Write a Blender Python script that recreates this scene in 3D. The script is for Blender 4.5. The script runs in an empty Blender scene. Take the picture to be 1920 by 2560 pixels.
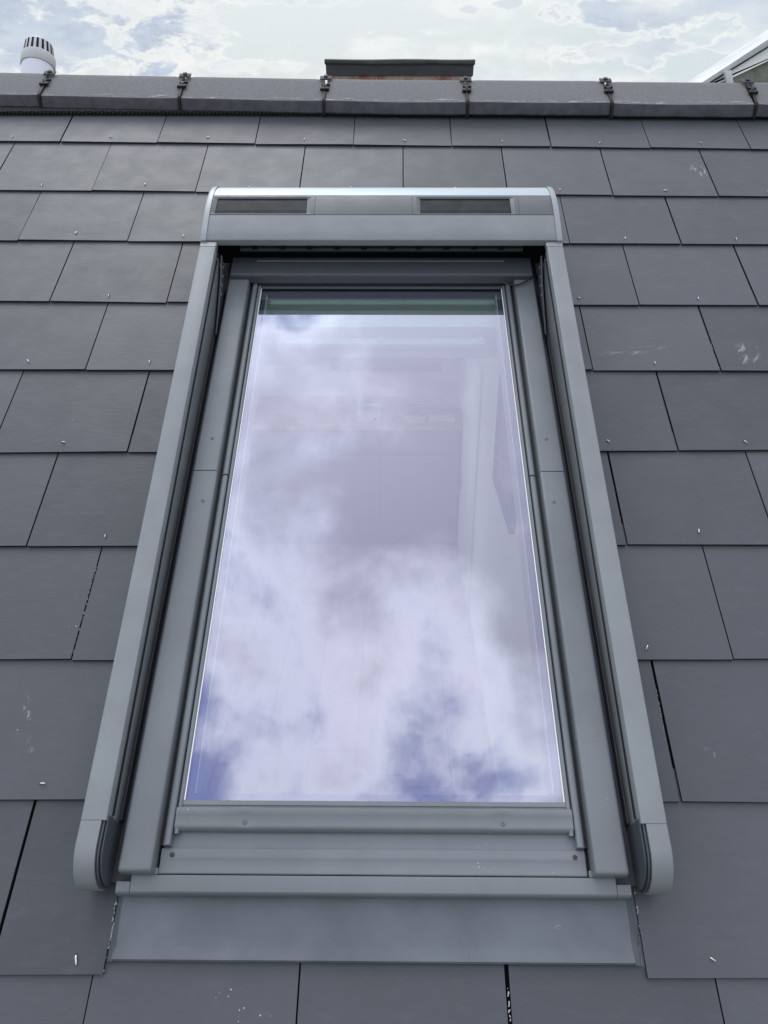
import bpy, bmesh, math, random
from mathutils import Matrix, Vector
random.seed(7)
D = bpy.data
sc = bpy.context.scene
R = math.radians

# ------------------------------------------------------------------ camera
cam = D.cameras.new('camera')
cob = D.objects.new('camera', cam)
sc.collection.objects.link(cob)
sc.camera = cob
cam.sensor_fit = 'VERTICAL'
cam.sensor_height = 34.6
cam.lens = 34.6 * 1923.0 / 2560.0
cam.clip_start = 0.02
cam.clip_end = 4000
cx = Vector((0.9999, 0.0130, 0.0024))
cd = Vector((0.0077, -0.4235, -0.9058))
cf = Vector((-0.0108, 0.9058, -0.4236))
cz = (-cf).normalized()
cxx = (cx - cx.dot(cz) * cz).normalized()
cy = cz.cross(cxx)
cob.matrix_world = Matrix(((cxx.x, cy.x, cz.x, 1.0291), (cxx.y, cy.y, cz.y, -2.6246), (cxx.z, cy.z, cz.z, -0.0121), (0, 0, 0, 1)))

sc.view_settings.view_transform = 'Standard'
sc.view_settings.look = 'None'
sc.view_settings.exposure = 0.0
sc.view_settings.gamma = 1.0
sc.render.resolution_x = 768
sc.render.resolution_y = 1024
sc.cycles.max_bounces = 10
sc.cycles.transparent_max_bounces = 16

# ------------------------------------------------------------------ node helpers
class NT:
    def __init__(s, tree):
        s.t = tree; s.n = tree.nodes; s.l = tree.links
    def new(s, kind, **kw):
        n = s.n.new(kind)
        for k, v in kw.items(): setattr(n, k, v)
        return n
    def put(s, sock, v):
        if v is None: return
        if isinstance(v, bpy.types.NodeSocket): s.l.new(v, sock)
        else: sock.default_value = v
    def m(s, op, a, b=None, c=None, clamp=False):
        n = s.new('ShaderNodeMath', operation=op, use_clamp=clamp)
        s.put(n.inputs[0], a)
        if b is not None: s.put(n.inputs[1], b)
        if c is not None: s.put(n.inputs[2], c)
        return n.outputs[0]
    def v(s, op, a, b=None):
        n = s.new('ShaderNodeVectorMath', operation=op)
        s.put(n.inputs[0], a)
        if b is not None: s.put(n.inputs[1], b)
        return n.outputs['Value' if op in ('DOT_PRODUCT', 'LENGTH', 'DISTANCE') else 'Vector']
    def mix(s, f, a, b, blend='MIX'):
        n = s.new('ShaderNodeMix', data_type='RGBA', blend_type=blend)
        s.put(n.inputs[0], f)
        s.put(n.inputs[6], a if isinstance(a, bpy.types.NodeSocket) else (*a, 1))
        s.put(n.inputs[7], b if isinstance(b, bpy.types.NodeSocket) else (*b, 1))
        return n.outputs[2]
    def ramp(s, x, lo, hi, a=0.0, b=1.0):
        n = s.new('ShaderNodeMapRange', interpolation_type='SMOOTHSTEP')
        s.put(n.inputs[0], x)
        for i, q in enumerate((lo, hi, a, b)): n.inputs[i + 1].default_value = q
        return n.outputs[0]
    def noise(s, vec, scale, detail=6, rough=0.55, dist=0.0, w=None):
        n = s.new('ShaderNodeTexNoise')
        if w is not None:
            n.noise_dimensions = '4D'; n.inputs['W'].default_value = w
        s.put(n.inputs['Vector'], vec)
        n.inputs['Scale'].default_value = scale; n.inputs['Detail'].default_value = detail
        n.inputs['Roughness'].default_value = rough; n.inputs['Distortion'].default_value = dist
        return n.outputs['Fac']
    def sep(s, vec):
        n = s.new('ShaderNodeSeparateXYZ'); s.put(n.inputs[0], vec); return n.outputs
    def comb(s, x, y, z):
        n = s.new('ShaderNodeCombineXYZ')
        for i, q in enumerate((x, y, z)): s.put(n.inputs[i], q)
        return n.outputs[0]

# ------------------------------------------------------------------ sky
W = D.worlds.new('World'); sc.world = W; W.use_nodes = True
W.node_tree.nodes.clear()
N = NT(W.node_tree)
SUN_EL, SUN_AZ = 50, -20           # azimuth measured from +Y towards +X
sky = N.new('ShaderNodeTexSky', sky_type='NISHITA')
sky.sun_disc = False
sky.sun_elevation = R(SUN_EL); sky.sun_rotation = R(SUN_AZ)
sky.altitude = 60; sky.air_density = 1.0; sky.dust_density = 1.5
bluesky = N.mix(1.0, sky.outputs[0], (0.115, 0.115, 0.115), 'MULTIPLY')
gc = N.new('ShaderNodeTexCoord').outputs['Generated']
d = N.v('NORMALIZE', gc)
dx, dy, dz = N.sep(d)
zz = N.m('ADD', N.m('MAXIMUM', dz, 0.0), 0.16)
px_, py_ = N.m('DIVIDE', dx, zz), N.m('DIVIDE', dy, zz)
# overhead cloud deck, on a flat layer
pl = N.comb(px_, py_, 0.0)
n1 = N.noise(pl, 4.2, 7, 0.56, 0.25, w=2.3)
n2 = N.noise(pl, 1.15, 3, 0.5, 0.3, w=9.1)
n3 = N.noise(pl, 11, 6, 0.60, 0.3, w=4.4)
wob = N.m('SUBTRACT', N.noise(pl, 9.0, 5, 0.6, w=1.7), 0.5)
def gap(x, y, rx, ry, amp):
    ax = N.m('DIVIDE', N.m('SUBTRACT', px_, x), rx); ay = N.m('DIVIDE', N.m('SUBTRACT', py_, y), ry)
    r = N.m('SQRT', N.m('ADD', N.m('MULTIPLY', ax, ax), N.m('MULTIPLY', ay, ay)))
    r = N.m('ADD', r, N.m('MULTIPLY', wob, 2.6))
    return N.m('MULTIPLY', N.ramp(r, 1.25, 0.15), amp)
gs = None
for g in ((-0.115, 0.287, .055, .035, .9), (-0.20, -0.235, .07, .05, .75), (0.15, -0.215, .08, .035, .7), (-0.02, -0.235, .11, .03, .55),
          (-0.235, -.11, .05, .07, .55), (-0.12, -0.15, .06, .03, .35), (-0.21, .06, .05, .06, .35), (0.16, -.09, .05, .03, .35),
          (-.9, -.5, .4, .3, .6), (.8, .1, .3, .4, .5), (.3, -.9, .5, .3, .7), (-.6, .9, .3, .3, .5), (.9, 1.2, .6, .3, .5)):
    q = gap(*g); gs = q if gs is None else N.m('MAXIMUM', gs, q)
c0 = N.m('ADD', N.m('MULTIPLY', n1, .68), N.m('MULTIPLY', n3, .32))
c0 = N.m('ADD', N.m('MULTIPLY', N.m('SUBTRACT', c0, .5), 2.1), N.m('ADD', .685, N.m('MULTIPLY', N.m('SUBTRACT', n2, .5), .45)))
def hump(x, y, rx, ry, amp):
    ax = N.m('DIVIDE', N.m('SUBTRACT', px_, x), rx); ay = N.m('DIVIDE', N.m('SUBTRACT', py_, y), ry)
    return N.m('MULTIPLY', N.m('EXPONENT', N.m('MULTIPLY', N.m('ADD', N.m('MULTIPLY', ax, ax), N.m('MULTIPLY', ay, ay)), -1.0)), amp)
for h in ((.05, .10, .12, .13, .30), (.08, .27, .14, .09, .30), (.10, -.05, .07, .06, .12), (-.16, .24, .07, .06, -.06), (-.13, -.03, .09, .05, -.07), (.06, -.09, .05, .05, -.09), (-.02, -.19, .2, .05, -.05)):
    c0 = N.m('ADD', c0, hump(*h))
c0 = N.m('SUBTRACT', c0, N.m('MULTIPLY', gs, .32))
cloud_hi = N.mix(N.ramp(c0, .58, .96), (1.50, 1.52, 1.76), (.67, .64, .83))
sdv = (math.sin(R(SUN_AZ)) * math.cos(R(SUN_EL)), math.cos(R(SUN_AZ)) * math.cos(R(SUN_EL)), math.sin(R(SUN_EL)))
glow = N.m('POWER', N.m('MAXIMUM', N.v('DOT_PRODUCT', d, sdv), 0.0), 6.0)
cloud_hi = N.mix(N.m('MULTIPLY', glow, .38), cloud_hi, (3.6, 3.95, 4.15))
over = N.mix(N.ramp(c0, .30, .62), N.mix(.20, (.50, .56, 1.12), bluesky), cloud_hi)
# clouds low over the horizon ahead, stretched flat
az = N.m('ARCTAN2', dx, dy)
lowv = N.comb(N.m('MULTIPLY', az, 1.0), N.m('MULTIPLY', dz, 2.1), 0.0)
l1 = N.noise(lowv, 6.0, 6, 0.52, 0.20, w=6.2)
l2 = N.noise(N.v('ADD', lowv, (0.012, 0.020, 0)), 6.0, 6, 0.52, 0.20, w=6.2)
l3 = N.noise(lowv, 26, 7, 0.65, 0.2, w=3.9)
lw = N.m('SUBTRACT', N.noise(lowv, 19, 6, 0.62, .3, w=5.5), .5)
def bank(x, z, rx, rz, amp):
    ax = N.m('DIVIDE', N.m('SUBTRACT', az, x), rx); ay = N.m('DIVIDE', N.m('SUBTRACT', dz, z), rz)
    r = N.m('SQRT', N.m('ADD', N.m('MULTIPLY', ax, ax), N.m('MULTIPLY', ay, ay)))
    return N.m('MULTIPLY', N.ramp(N.m('ADD', r, N.m('MULTIPLY', lw, 4.2)), 1.25, .45), amp)
bs = None
for g in ((-.41, .112, .22, .036, 1.0), (-.20, .118, .045, .018, .8), (-.38, .150, .12, .012, .7), (-.17, .088, .05, .009, .6), (-.14, .147, .09, .006, .5),
          (.33, .134, .13, .018, .85), (.26, .098, .07, .014, .75), (.40, .105, .07, .016, .8), (.08, .140, .012, .004, .35), (.05, .122, .03, .006, .3),
          (.12, .145, .02, .005, .45), (-.8, .13, .3, .05, .8), (.8, .15, .3, .06, .8), (-2.4, .2, .6, .1, .7), (2.4, .25, .6, .12, .7)):
    q = bank(*g); bs = q if bs is None else N.m('MAXIMUM', bs, q)
ld = N.m('ADD', N.m('MULTIPLY', l1, .84), N.m('MULTIPLY', l3, .16))
ld = N.m('ADD', N.m('MULTIPLY', N.m('SUBTRACT', ld, .5), 2.4), N.m('ADD', .36, N.m('MULTIPLY', bs, .56)))
relief = N.m('MULTIPLY', N.m('SUBTRACT', l1, l2), 4.0)
base_lo = N.mix(N.ramp(dz, .05, .45), (.75, .80, .805), (1.0, 1.1, 1.2))
base_lo = N.mix(N.ramp(az, .05, .30, 0.0, .5), base_lo, (.62, .73, .79))
lit = N.mix(N.m('ADD', .5, relief, clamp=True), (.80, .84, .87), (1.0, 1.0, .97))
low = N.mix(N.m('MULTIPLY', N.ramp(ld, .34, .60), .85), base_lo, lit)
low = N.mix(N.m('MULTIPLY', N.ramp(ld, .52, .96), .95), low, N.mix(N.ramp(l3, .38, .62), (.48, .56, .68), (.60, .68, .79)))
skyc = N.mix(N.ramp(dz, .34, .62), low, over)
skyc = N.mix(N.ramp(dz, 0.0, -.05), skyc, (.13, .13, .12))
bg = N.new('ShaderNodeBackground'); N.put(bg.inputs[0], skyc); bg.inputs[1].default_value = 1.0
N.l.new(bg.outputs[0], N.new('ShaderNodeOutputWorld').inputs[0])

# ------------------------------------------------------------------ sun (veiled by cloud)
sl = D.lights.new('sun', 'SUN'); sl.energy = 1.1; sl.angle = R(28); sl.color = (1.0, .96, .90)
so = D.objects.new('sun', sl); sc.collection.objects.link(so)
sdir = Vector((math.sin(R(SUN_AZ)) * math.cos(R(SUN_EL)), math.cos(R(SUN_AZ)) * math.cos(R(SUN_EL)), math.sin(R(SUN_EL))))
so.rotation_euler = sdir.to_track_quat('Z', 'Y').to_euler()
so.location = (0, 0, 20)

# ------------------------------------------------------------------ materials
def mat(name, base, rough=.5, metal=0.0, var=0.0, vscale=6, bump=0.0, bscale=200, speck=0.0, sscale=260, coat=0.0, spec=.5, base2=None, rvar=0.0, streak=(1, 1, 1)):
    m = D.materials.new(name); m.use_nodes = True
    T = NT(m.node_tree); b = m.node_tree.nodes['Principled BSDF']
    oc = T.new('ShaderNodeTexCoord').outputs['Object']
    b.inputs['Roughness'].default_value = rough; b.inputs['Metallic'].default_value = metal
    b.inputs['Specular IOR Level'].default_value = spec
    b.inputs['Coat Weight'].default_value = coat
    col = T.mix(0.0, base, base)
    vv = T.v('MULTIPLY', oc, streak)
    if var:
        n = T.noise(vv, vscale, 6, .6)
        b2 = base2 or tuple(c * (1 + var) for c in base)
        col = T.mix(T.ramp(n, .3, .7), tuple(c * (1 - var) for c in base), b2)
    if rvar:
        T.put(b.inputs['Roughness'], T.ramp(T.noise(vv, vscale * 1.7, 6, .6), .3, .7, max(.02, rough - rvar), rough + rvar))
    if speck:
        vo = T.new('ShaderNodeTexVoronoi'); T.put(vo.inputs['Vector'], oc); vo.inputs['Scale'].default_value = sscale
        on = T.m('MULTIPLY', T.ramp(vo.outputs['Distance'], .16, .10), T.ramp(T.noise(oc, 9, 3, .6), 1 - speck - .12, 1 - speck))
        col = T.mix(on, col, (.55, .55, .53))
    T.put(b.inputs['Base Color'], col)
    if bump:
        bn = T.new('ShaderNodeBump'); bn.inputs['Strength'].default_value = bump; bn.inputs['Distance'].default_value = .002
        T.put(bn.inputs['Height'], T.noise(vv, bscale, 5, .6)); T.put(b.inputs['Normal'], bn.outputs[0])
    return m

def slate_material():
    m = D.materials.new('fibre_slate'); m.use_nodes = True
    T = NT(m.node_tree); b = m.node_tree.nodes['Principled BSDF']
    oc = T.new('ShaderNodeTexCoord').outputs['Object']
    geo = T.new('ShaderNodeNewGeometry')
    isl = geo.outputs['Random Per Island']
    shift = T.v('ADD', oc, T.comb(T.m('MULTIPLY', isl, 37.0), T.m('MULTIPLY', isl, 91.0), 0.0))
    n = T.noise(shift, 5, 7, .62); n_b = T.noise(T.v('MULTIPLY', shift, (1, 2.2, 1)), 28, 6, .65)
    base = T.mix(isl, (.033, .040, .045), (.057, .066, .072))
    base = T.mix(T.m('MULTIPLY', T.ramp(n, .35, .7), .22), base, (.072, .081, .090))
    base = T.mix(T.m('MULTIPLY', T.ramp(n_b, .5, .75), .20), base, (.095, .10, .108))
    # pale mineral specks and faint scuffs
    vo = T.new('ShaderNodeTexVoronoi'); T.put(vo.inputs['Vector'], shift); vo.inputs['Scale'].default_value = 95
    on = T.m('MULTIPLY', T.ramp(vo.outputs['Distance'], .13, .07), T.ramp(T.noise(shift, 6, 3, .6), .65, .70))
    base = T.mix(on, base, (.45, .46, .46))
    x, y, z = T.sep(oc)
    def scuff(cx, cy, rx, ry, amp, ang=0.0, sc=(60, 20), lo=.5, hi=.66):
        X = T.m('SUBTRACT', x, cx); Y = T.m('SUBTRACT', y, cy)
        ca, sa = math.cos(ang), math.sin(ang)
        A = T.m('ADD', T.m('MULTIPLY', X, ca), T.m('MULTIPLY', Y, sa)); B = T.m('SUBTRACT', T.m('MULTIPLY', Y, ca), T.m('MULTIPLY', X, sa))
        a = T.m('DIVIDE', A, rx); bb = T.m('DIVIDE', B, ry)
        r = T.m('SQRT', T.m('ADD', T.m('MULTIPLY', a, a), T.m('MULTIPLY', bb, bb)))
        nn = T.noise(T.comb(T.m('MULTIPLY', A, sc[0]), T.m('MULTIPLY', B, sc[1]), 0.0), 1.0, 6, .7, .4)
        return T.m('MULTIPLY', T.m('MULTIPLY', T.ramp(r, 1.0, .45), T.ramp(nn, lo, hi)), amp)
    for s in SCUFFS:
        base = T.mix(scuff(*s), base, (.42, .44, .45))
    T.put(b.inputs['Base Color'], base)
    b.inputs['Specular IOR Level'].default_value = .5
    T.put(b.inputs['Roughness'], T.ramp(T.noise(shift, 14, 5, .6), .3, .7, .50, .56))
    h = T.m('ADD', T.m('MULTIPLY', T.noise(T.v('MULTIPLY', shift, (1, 2.6, 1)), 55, 6, .62), 1.0), T.m('MULTIPLY', T.noise(shift, 7, 4, .5), .7))
    bn = T.new('ShaderNodeBump'); bn.inputs['Strength'].default_value = .20; bn.inputs['Distance'].default_value = .0022
    T.put(bn.inputs['Height'], h); T.put(b.inputs['Normal'], bn.outputs[0])
    return m
SCUFFS = [(1.872, -.905, .035, .050, .6, -.5), (.395, -1.80, .010, .040, .45, .25, (120, 60)), (.42, -1.86, .012, .02, .35), (.16, -1.60, .10, .012, .35, .2, (20, 160)),
          (1.70, -1.90, .006, .09, .55, .55, (200, 14)), (1.57, -1.86, .02, .03, .4, 0, (80, 80), .56, .68), (.36, -2.05, .03, .12, .45, .1, (90, 18)),
          (.22, -2.13, .02, .06, .5, 0, (90, 30)), (1.90, -1.18, .06, .006, .8, 0, (200, 200), .56, .62), (1.92, -1.20, .05, .006, .7, 0, (160, 200), .56, .62),
          (1.66, -2.28, .03, .03, .35, .4, (50, 70)), (.32, -2.24, .03, .02, .7, 0, (60, 60)), (.25, -2.30, .08, .05, .35, .7, (90, 30)),
          (1.93, -.13, .03, .05, .5, 0, (90, 30), .5, .64), (1.60, -.90, .10, .02, .3, .2, (20, 90))]
M = {}
M['slate'] = slate_material()
M['clad'] = mat('grey_lacquered_aluminium', (.134, .151, .157), .38, var=.11, vscale=5, rvar=.07, bump=.05, bscale=900, speck=.25, sscale=150)
M['rail'] = mat('grey_rail_aluminium', (.176, .196, .200), .36, var=.08, vscale=9, rvar=.07, bump=.04, bscale=900, speck=.20, sscale=120)
M['shade'] = mat('dark_grey_aluminium', (.055, .062, .072), .42, var=.06, vscale=5)
M['rubber'] = mat('grey_rubber', (.045, .050, .054), .6, var=.1, vscale=20)
M['gasket'] = mat('black_gasket', (.014, .014, .015), .65)
M['gap'] = mat('black_void', (.004, .004, .005), .9)
M['silver'] = mat('bare_brushed_aluminium', (.33, .38, .40), .50, metal=.6, var=.04, vscale=5, rvar=.06, streak=(.4, 8, 8))
M['cap'] = mat('satin_end_cap', (.24, .27, .28), .42, metal=.3, var=.05, vscale=6)
M['plastic'] = mat('dark_grey_plastic', (.085, .096, .100), .50, spec=.35, var=.10, vscale=8, rvar=.05)
M['flash'] = mat('flashing_aluminium', (.104, .121, .131), .44, var=.20, vscale=6, rvar=.10, bump=.16, bscale=12, speck=.22, sscale=110)
M['screw'] = mat('screw_steel', (.06, .06, .058), .35, metal=.7, var=.2, vscale=200)
M['copper'] = mat('copper_pin', (.74, .62, .56), .34, metal=.7, var=.25, vscale=300)
M['ridge'] = mat('ridge_concrete', (.134, .138, .140), .88, var=.14, vscale=150, bump=.6, bscale=420)
M['ridge_edge_shade'] = mat('ridge_concrete_edge_shaded', (.040, .043, .050), .6, var=.3, vscale=30, bump=.4, bscale=150)  # smooth dark edge, shading of the downhill faces added to its colour
M['clip'] = mat('black_ridge_clip', (.013, .014, .015), .62, spec=.25, var=.2, vscale=40)
M['clipdust'] = mat('dusty_clip_plate', (.050, .052, .053), .65, spec=.3, var=.3, vscale=60)
M['vent'] = mat('black_ridge_vent', (.010, .010, .010), .7, var=.4, vscale=60)
M['lead'] = mat('weathered_lead', (.022, .026, .030), .50, var=.35, vscale=4, bump=.3, bscale=12, streak=(1, 1, 4))
M['leadtop'] = mat('weathered_lead_roll', (.040, .043, .040), .55, var=.3, vscale=6, bump=.4, bscale=25)
M['pvc'] = mat('grey_white_pvc', (.62, .64, .68), .28, var=.03, vscale=6)
M['pvc2'] = mat('aged_pvc_cowl', (.42, .43, .42), .42, var=.06, vscale=9)
M['stone'] = mat('mossy_stone', (.16, .165, .14), .9, var=.45, vscale=5, bump=.8, bscale=30)
M['zinc'] = mat('pale_roof_flashing', (.50, .53, .54), .42, var=.12, vscale=4, bump=.35, bscale=9, base2=(.58, .60, .59))
M['white_roof'] = mat('white_roof_membrane', (.90, .92, .92), .45, var=.04, vscale=2)
M['plaster'] = mat('white_plaster', (.86, .87, .86), .8, var=.02, vscale=3)
M['sashwhite'] = mat('white_window_paint', (.80, .84, .81), .4, var=.02, vscale=3)
M['wood'] = mat('oak_board', (.46, .33, .24), .5, var=.2, vscale=5, streak=(1, 9, 9))
M['floorwood'] = mat('grey_laminate', (.46, .41, .38), .45, var=.05, vscale=4, streak=(9, 1, 1))
M['dark_wood'] = mat('grey_cupboard_front', (.17, .155, .18), .45, var=.08, vscale=4)
M['paper'] = mat('white_paper', (.85, .86, .86), .7)
M['black_frame'] = mat('dark_picture_frame', (.045, .045, .055), .4)
M['picture'] = mat('grey_picture_sheet', (.26, .27, .33), .25)
M['handle'] = mat('dark_door_handle', (.06, .06, .07), .35, metal=.6)
M['ground'] = mat('distant_ground', (.17, .18, .14), .95, var=.4, vscale=.05)
def brick_material():
    m = D.materials.new('weathered_brick'); m.use_nodes = True
    T = NT(m.node_tree); b = m.node_tree.nodes['Principled BSDF']
    oc = T.new('ShaderNodeTexCoord').outputs['Object']
    x, y, z = T.sep(oc)
    br = T.new('ShaderNodeTexBrick'); T.put(br.inputs['Vector'], T.comb(T.m('ADD', x, y), z, 0.0))
    br.inputs['Scale'].default_value = 1.0; br.inputs['Brick Width'].default_value = .225; br.inputs['Row Height'].default_value = .075
    br.inputs['Mortar Size'].default_value = .006
    br.inputs['Color1'].default_value = (.30, .115, .075, 1); br.inputs['Color2'].default_value = (.20, .085, .06, 1); br.inputs['Mortar'].default_value = (.33, .29, .25, 1)
    n = T.noise(oc, 3.0, 5, .6)
    T.put(b.inputs['Base Color'], T.mix(T.m('MULTIPLY', T.ramp(n, .46, .60), .8), br.outputs['Color'], (.36, .31, .27)))
    b.inputs['Roughness'].default_value = .9
    return m
M['brick'] = brick_material()
def glass_material(name, refl, tint, fac, grime=True):
    m = D.materials.new(name); m.use_nodes = True; m.node_tree.nodes.clear()
    T = NT(m.node_tree)
    tr = T.new('ShaderNodeBsdfTransparent'); tr.inputs[0].default_value = (*tint, 1)
    gl = T.new('ShaderNodeBsdfGlossy'); gl.inputs[0].default_value = (*refl, 1); gl.inputs['Roughness'].default_value = 0.0
    fr = T.new('ShaderNodeFresnel'); fr.inputs[0].default_value = 1.5
    f = T.m('ADD', T.m('MULTIPLY', fr.outputs[0], 1.0), fac, clamp=True)
    mx = T.new('ShaderNodeMixShader'); T.put(mx.inputs[0], f); T.put(mx.inputs[1], tr.outputs[0]); T.put(mx.inputs[2], gl.outputs[0])
    out = T.new('ShaderNodeOutputMaterial')
    if grime:
        oc = T.new('ShaderNodeTexCoord').outputs['Object']
        df = T.new('ShaderNodeBsdfDiffuse'); df.inputs[0].default_value = (.7, .7, .7, 1)
        g = T.m('MULTIPLY', T.ramp(T.noise(T.v('MULTIPLY', oc, (1, .8, 1)), 9, 7, .7), .45, .8), .012)
        m2 = T.new('ShaderNodeMixShader'); T.put(m2.inputs[0], g); T.put(m2.inputs[1], mx.outputs[0]); T.put(m2.inputs[2], df.outputs[0])
        mx = m2
    T.put(out.inputs[0], mx.outputs[0])
    return m
M['glass'] = glass_material('coated_outer_glass', (.86, .85, 1.0), (.86, .95, .91), .33)
M['glass2'] = glass_material('inner_glass', (.85, .85, 1.0), (.90, .96, .93), .03, False)
M['spacer'] = mat('glazing_spacer', (.16, .17, .22), .3, metal=.2)
M['edge'] = mat('pale_pane_glint', (.80, .84, .80), .35)  # pale colour standing in for reflections along the pane edges
def solar_material():
    m = mat('solar_cell', (.020, .023, .024), .55, var=.3, vscale=30, spec=.12)
    return m
M['solar'] = solar_material()

# ------------------------------------------------------------------ mesh helpers
def mesh_obj(name, verts, faces, material, parent=None, smooth=None, mw=None, bevel=0.0, seg=2):
    me = D.meshes.new(name); me.from_pydata([tuple(v) for v in verts], [], faces)
    bm = bmesh.new(); bm.from_mesh(me)
    bmesh.ops.recalc_face_normals(bm, faces=bm.faces)
    if bevel:
        es = [e for e in bm.edges if len(e.link_faces) == 2 and e.calc_face_angle(0) > .5]
        bmesh.ops.bevel(bm, geom=es, offset=bevel, segments=seg, affect='EDGES', profile=.5, clamp_overlap=True)
    bm.to_mesh(me); bm.free()
    mats = material if isinstance(material, (list, tuple)) else [material]
    for q in mats: me.materials.append(q)
    if smooth is not None or bevel:
        for p in me.polygons: p.use_smooth = True
        me.set_sharp_from_angle(angle=R(smooth or 35))
    o = D.objects.new(name, me); sc.collection.objects.link(o)
    if parent is not None: o.parent = parent
    if mw is not None: o.matrix_world = mw
    return o
def boxv(x0, x1, y0, y1, z0, z1):
    v = [(x, y, z) for z in (z0, z1) for y in (y0, y1) for x in (x0, x1)]
    f = [(0, 2, 3, 1), (4, 5, 7, 6), (0, 1, 5, 4), (2, 6, 7, 3), (0, 4, 6, 2), (1, 3, 7, 5)]
    return v, f
class MB:
    def __init__(s): s.v = []; s.f = []
    def add(s, v, f):
        o = len(s.v); s.v += list(v); s.f += [tuple(i + o for i in q) for q in f]; return s
    def box(s, *a): return s.add(*boxv(*a))
    def loft(s, secs, closed=True, caps=True):
        n = len(secs[0]); v = [p for q in secs for p in q]; f = []
        for i in range(len(secs) - 1):
            for j in range(n if closed else n - 1):
                k = (j + 1) % n
                f.append((i * n + j, i * n + k, (i + 1) * n + k, (i + 1) * n + j))
        if caps and closed:
            f.append(tuple(range(n - 1, -1, -1))); f.append(tuple((len(secs) - 1) * n + j for j in range(n)))
        return s.add(v, f)
    def tube(s, pts, r, n=10, radii=None, caps=True):
        pts = [Vector(p) for p in pts]; secs = []
        up = Vector((0, 0, 1))
        for i, p in enumerate(pts):
            t = (pts[min(i + 1, len(pts) - 1)] - pts[max(i - 1, 0)]).normalized()
            a = t.cross(up if abs(t.dot(up)) < .95 else Vector((0, 1, 0))).normalized(); b = t.cross(a)
            rr = radii[i] if radii else r
            secs.append([tuple(p + a * rr * math.cos(2 * math.pi * k / n) + b * rr * math.sin(2 * math.pi * k / n)) for k in range(n)])
        return s.loft(secs, True, caps)
    def build(s, name, material, parent=None, **kw): return mesh_obj(name, s.v, s.f, material, parent, **kw)
def fillet(pts, r, n=3, closed=True):
    """round the corners of a polyline given as (p,q); r may be a list"""
    out = []; m = len(pts)
    for i, p in enumerate(pts):
        ri = r[i] if isinstance(r, (list, tuple)) else r
        if (not closed and i in (0, m - 1)) or ri <= 0: out.append(tuple(p)); continue
        P = Vector(p); A = Vector(pts[i - 1]) - P; B = Vector(pts[(i + 1) % m]) - P
        q = min(ri, A.length * .45, B.length * .45)
        a = P + A.normalized() * q; b = P + B.normalized() * q
        for k in range(n + 1):
            t = k / n; out.append(tuple((1 - t) ** 2 * a + 2 * t * (1 - t) * P + t * t * b))
    return out
def ext_a(prof, a0, a1): # profile in (b,h) swept across
    return [[(a0, b, h) for b, h in prof], [(a1, b, h) for b, h in prof]]
def ext_b(prof, bs): # profile in (a,h) swept up the slope
    return [[(a, b, h) for a, h in prof] for b in bs]
def props(o, label, cat, group=None, kind=None):
    if label: o['label'] = label
    if cat: o['category'] = cat
    if group: o['group'] = group
    if kind: o['kind'] = kind
    return o
def empty(name, label, cat, mw=None, **kw):
    o = D.objects.new(name, None); sc.collection.objects.link(o); o.empty_display_size = .1
    if mw is not None: o.matrix_world = mw
    return props(o, label, cat, **kw)

# ------------------------------------------------------------------ frames of reference
PITCH = R(30)
MR = Matrix.Rotation(PITCH, 4, 'X')
MW = MR @ Matrix.Translation((1.0039, -1.9596, 0.0)) @ Matrix.Rotation(R(.3), 4, 'Z')
HOLE_U0, HOLE_U1, HOLE_V0, HOLE_V1 = .6155, 1.4015, -2.165, -.43

# ------------------------------------------------------------------ roof
roof = empty('roof', 'dark grey slate roof slope around the skylight, rising to a concrete tile ridge', 'roof', MR)
VL = [.012, -.2465, -.4805, -.7305, -.974, -1.224, -1.467, -1.710, -1.955, -2.201, -2.452, -2.695, -2.938]
VR = [-.010, -.261, -.486, -.734, -.965, -1.208, -1.451, -1.694, -1.944, -2.187, -2.432, -2.675, -2.918]
DL = [-.007, 0, .001, .004, .003, .004, .0015, .001, 0, 0, 0, 0, 0]
DR = [.008, .006, .004, -.003, -.003, -.003, -.005, -.003, 0, 0, 0, 0, 0]
def row_v(r, u):
    t = (min(max(u, -.5), 2.4) - .2) / 1.45
    return VL[r] + (VR[r] - VL[r]) * t
def joint_u(r, k):
    u = .3 * k; t = (min(max(u, -.3), 2.3) - .2) / 1.45
    return u + DL[r] + (DR[r] - DL[r]) * t
wide = {(10, 4): .0065, (9, 1.5): .0050, (8, 5): .0048, (6, 5): .0045, (4, 6): .0045, (0, 0): .0050, (2, 6): .0045, (3, 6.5): .0045, (5, 5.5): .0040, (0, 5): .0045}
S = MB(); PINS = []
rr = random.Random(11)
def slab(u0, u1, v0l, v0r, L, hb, dh, th=.0050):
    # v0l/v0r lower edge at left and right, hb = top surface height at the lower edge
    ht = hb - L * .0235
    vs = [(u0, v0l, hb + dh), (u1, v0r, hb - dh), (u1, v0r + L, ht), (u0, v0l + L, ht)]
    lo = [(x, y, z - th) for x, y, z in vs]
    S.add(vs + lo, [(0, 1, 2, 3), (4, 7, 6, 5), (0, 4, 5, 1), (1, 5, 6, 2), (2, 6, 7, 3), (3, 7, 4, 0)])
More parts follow.
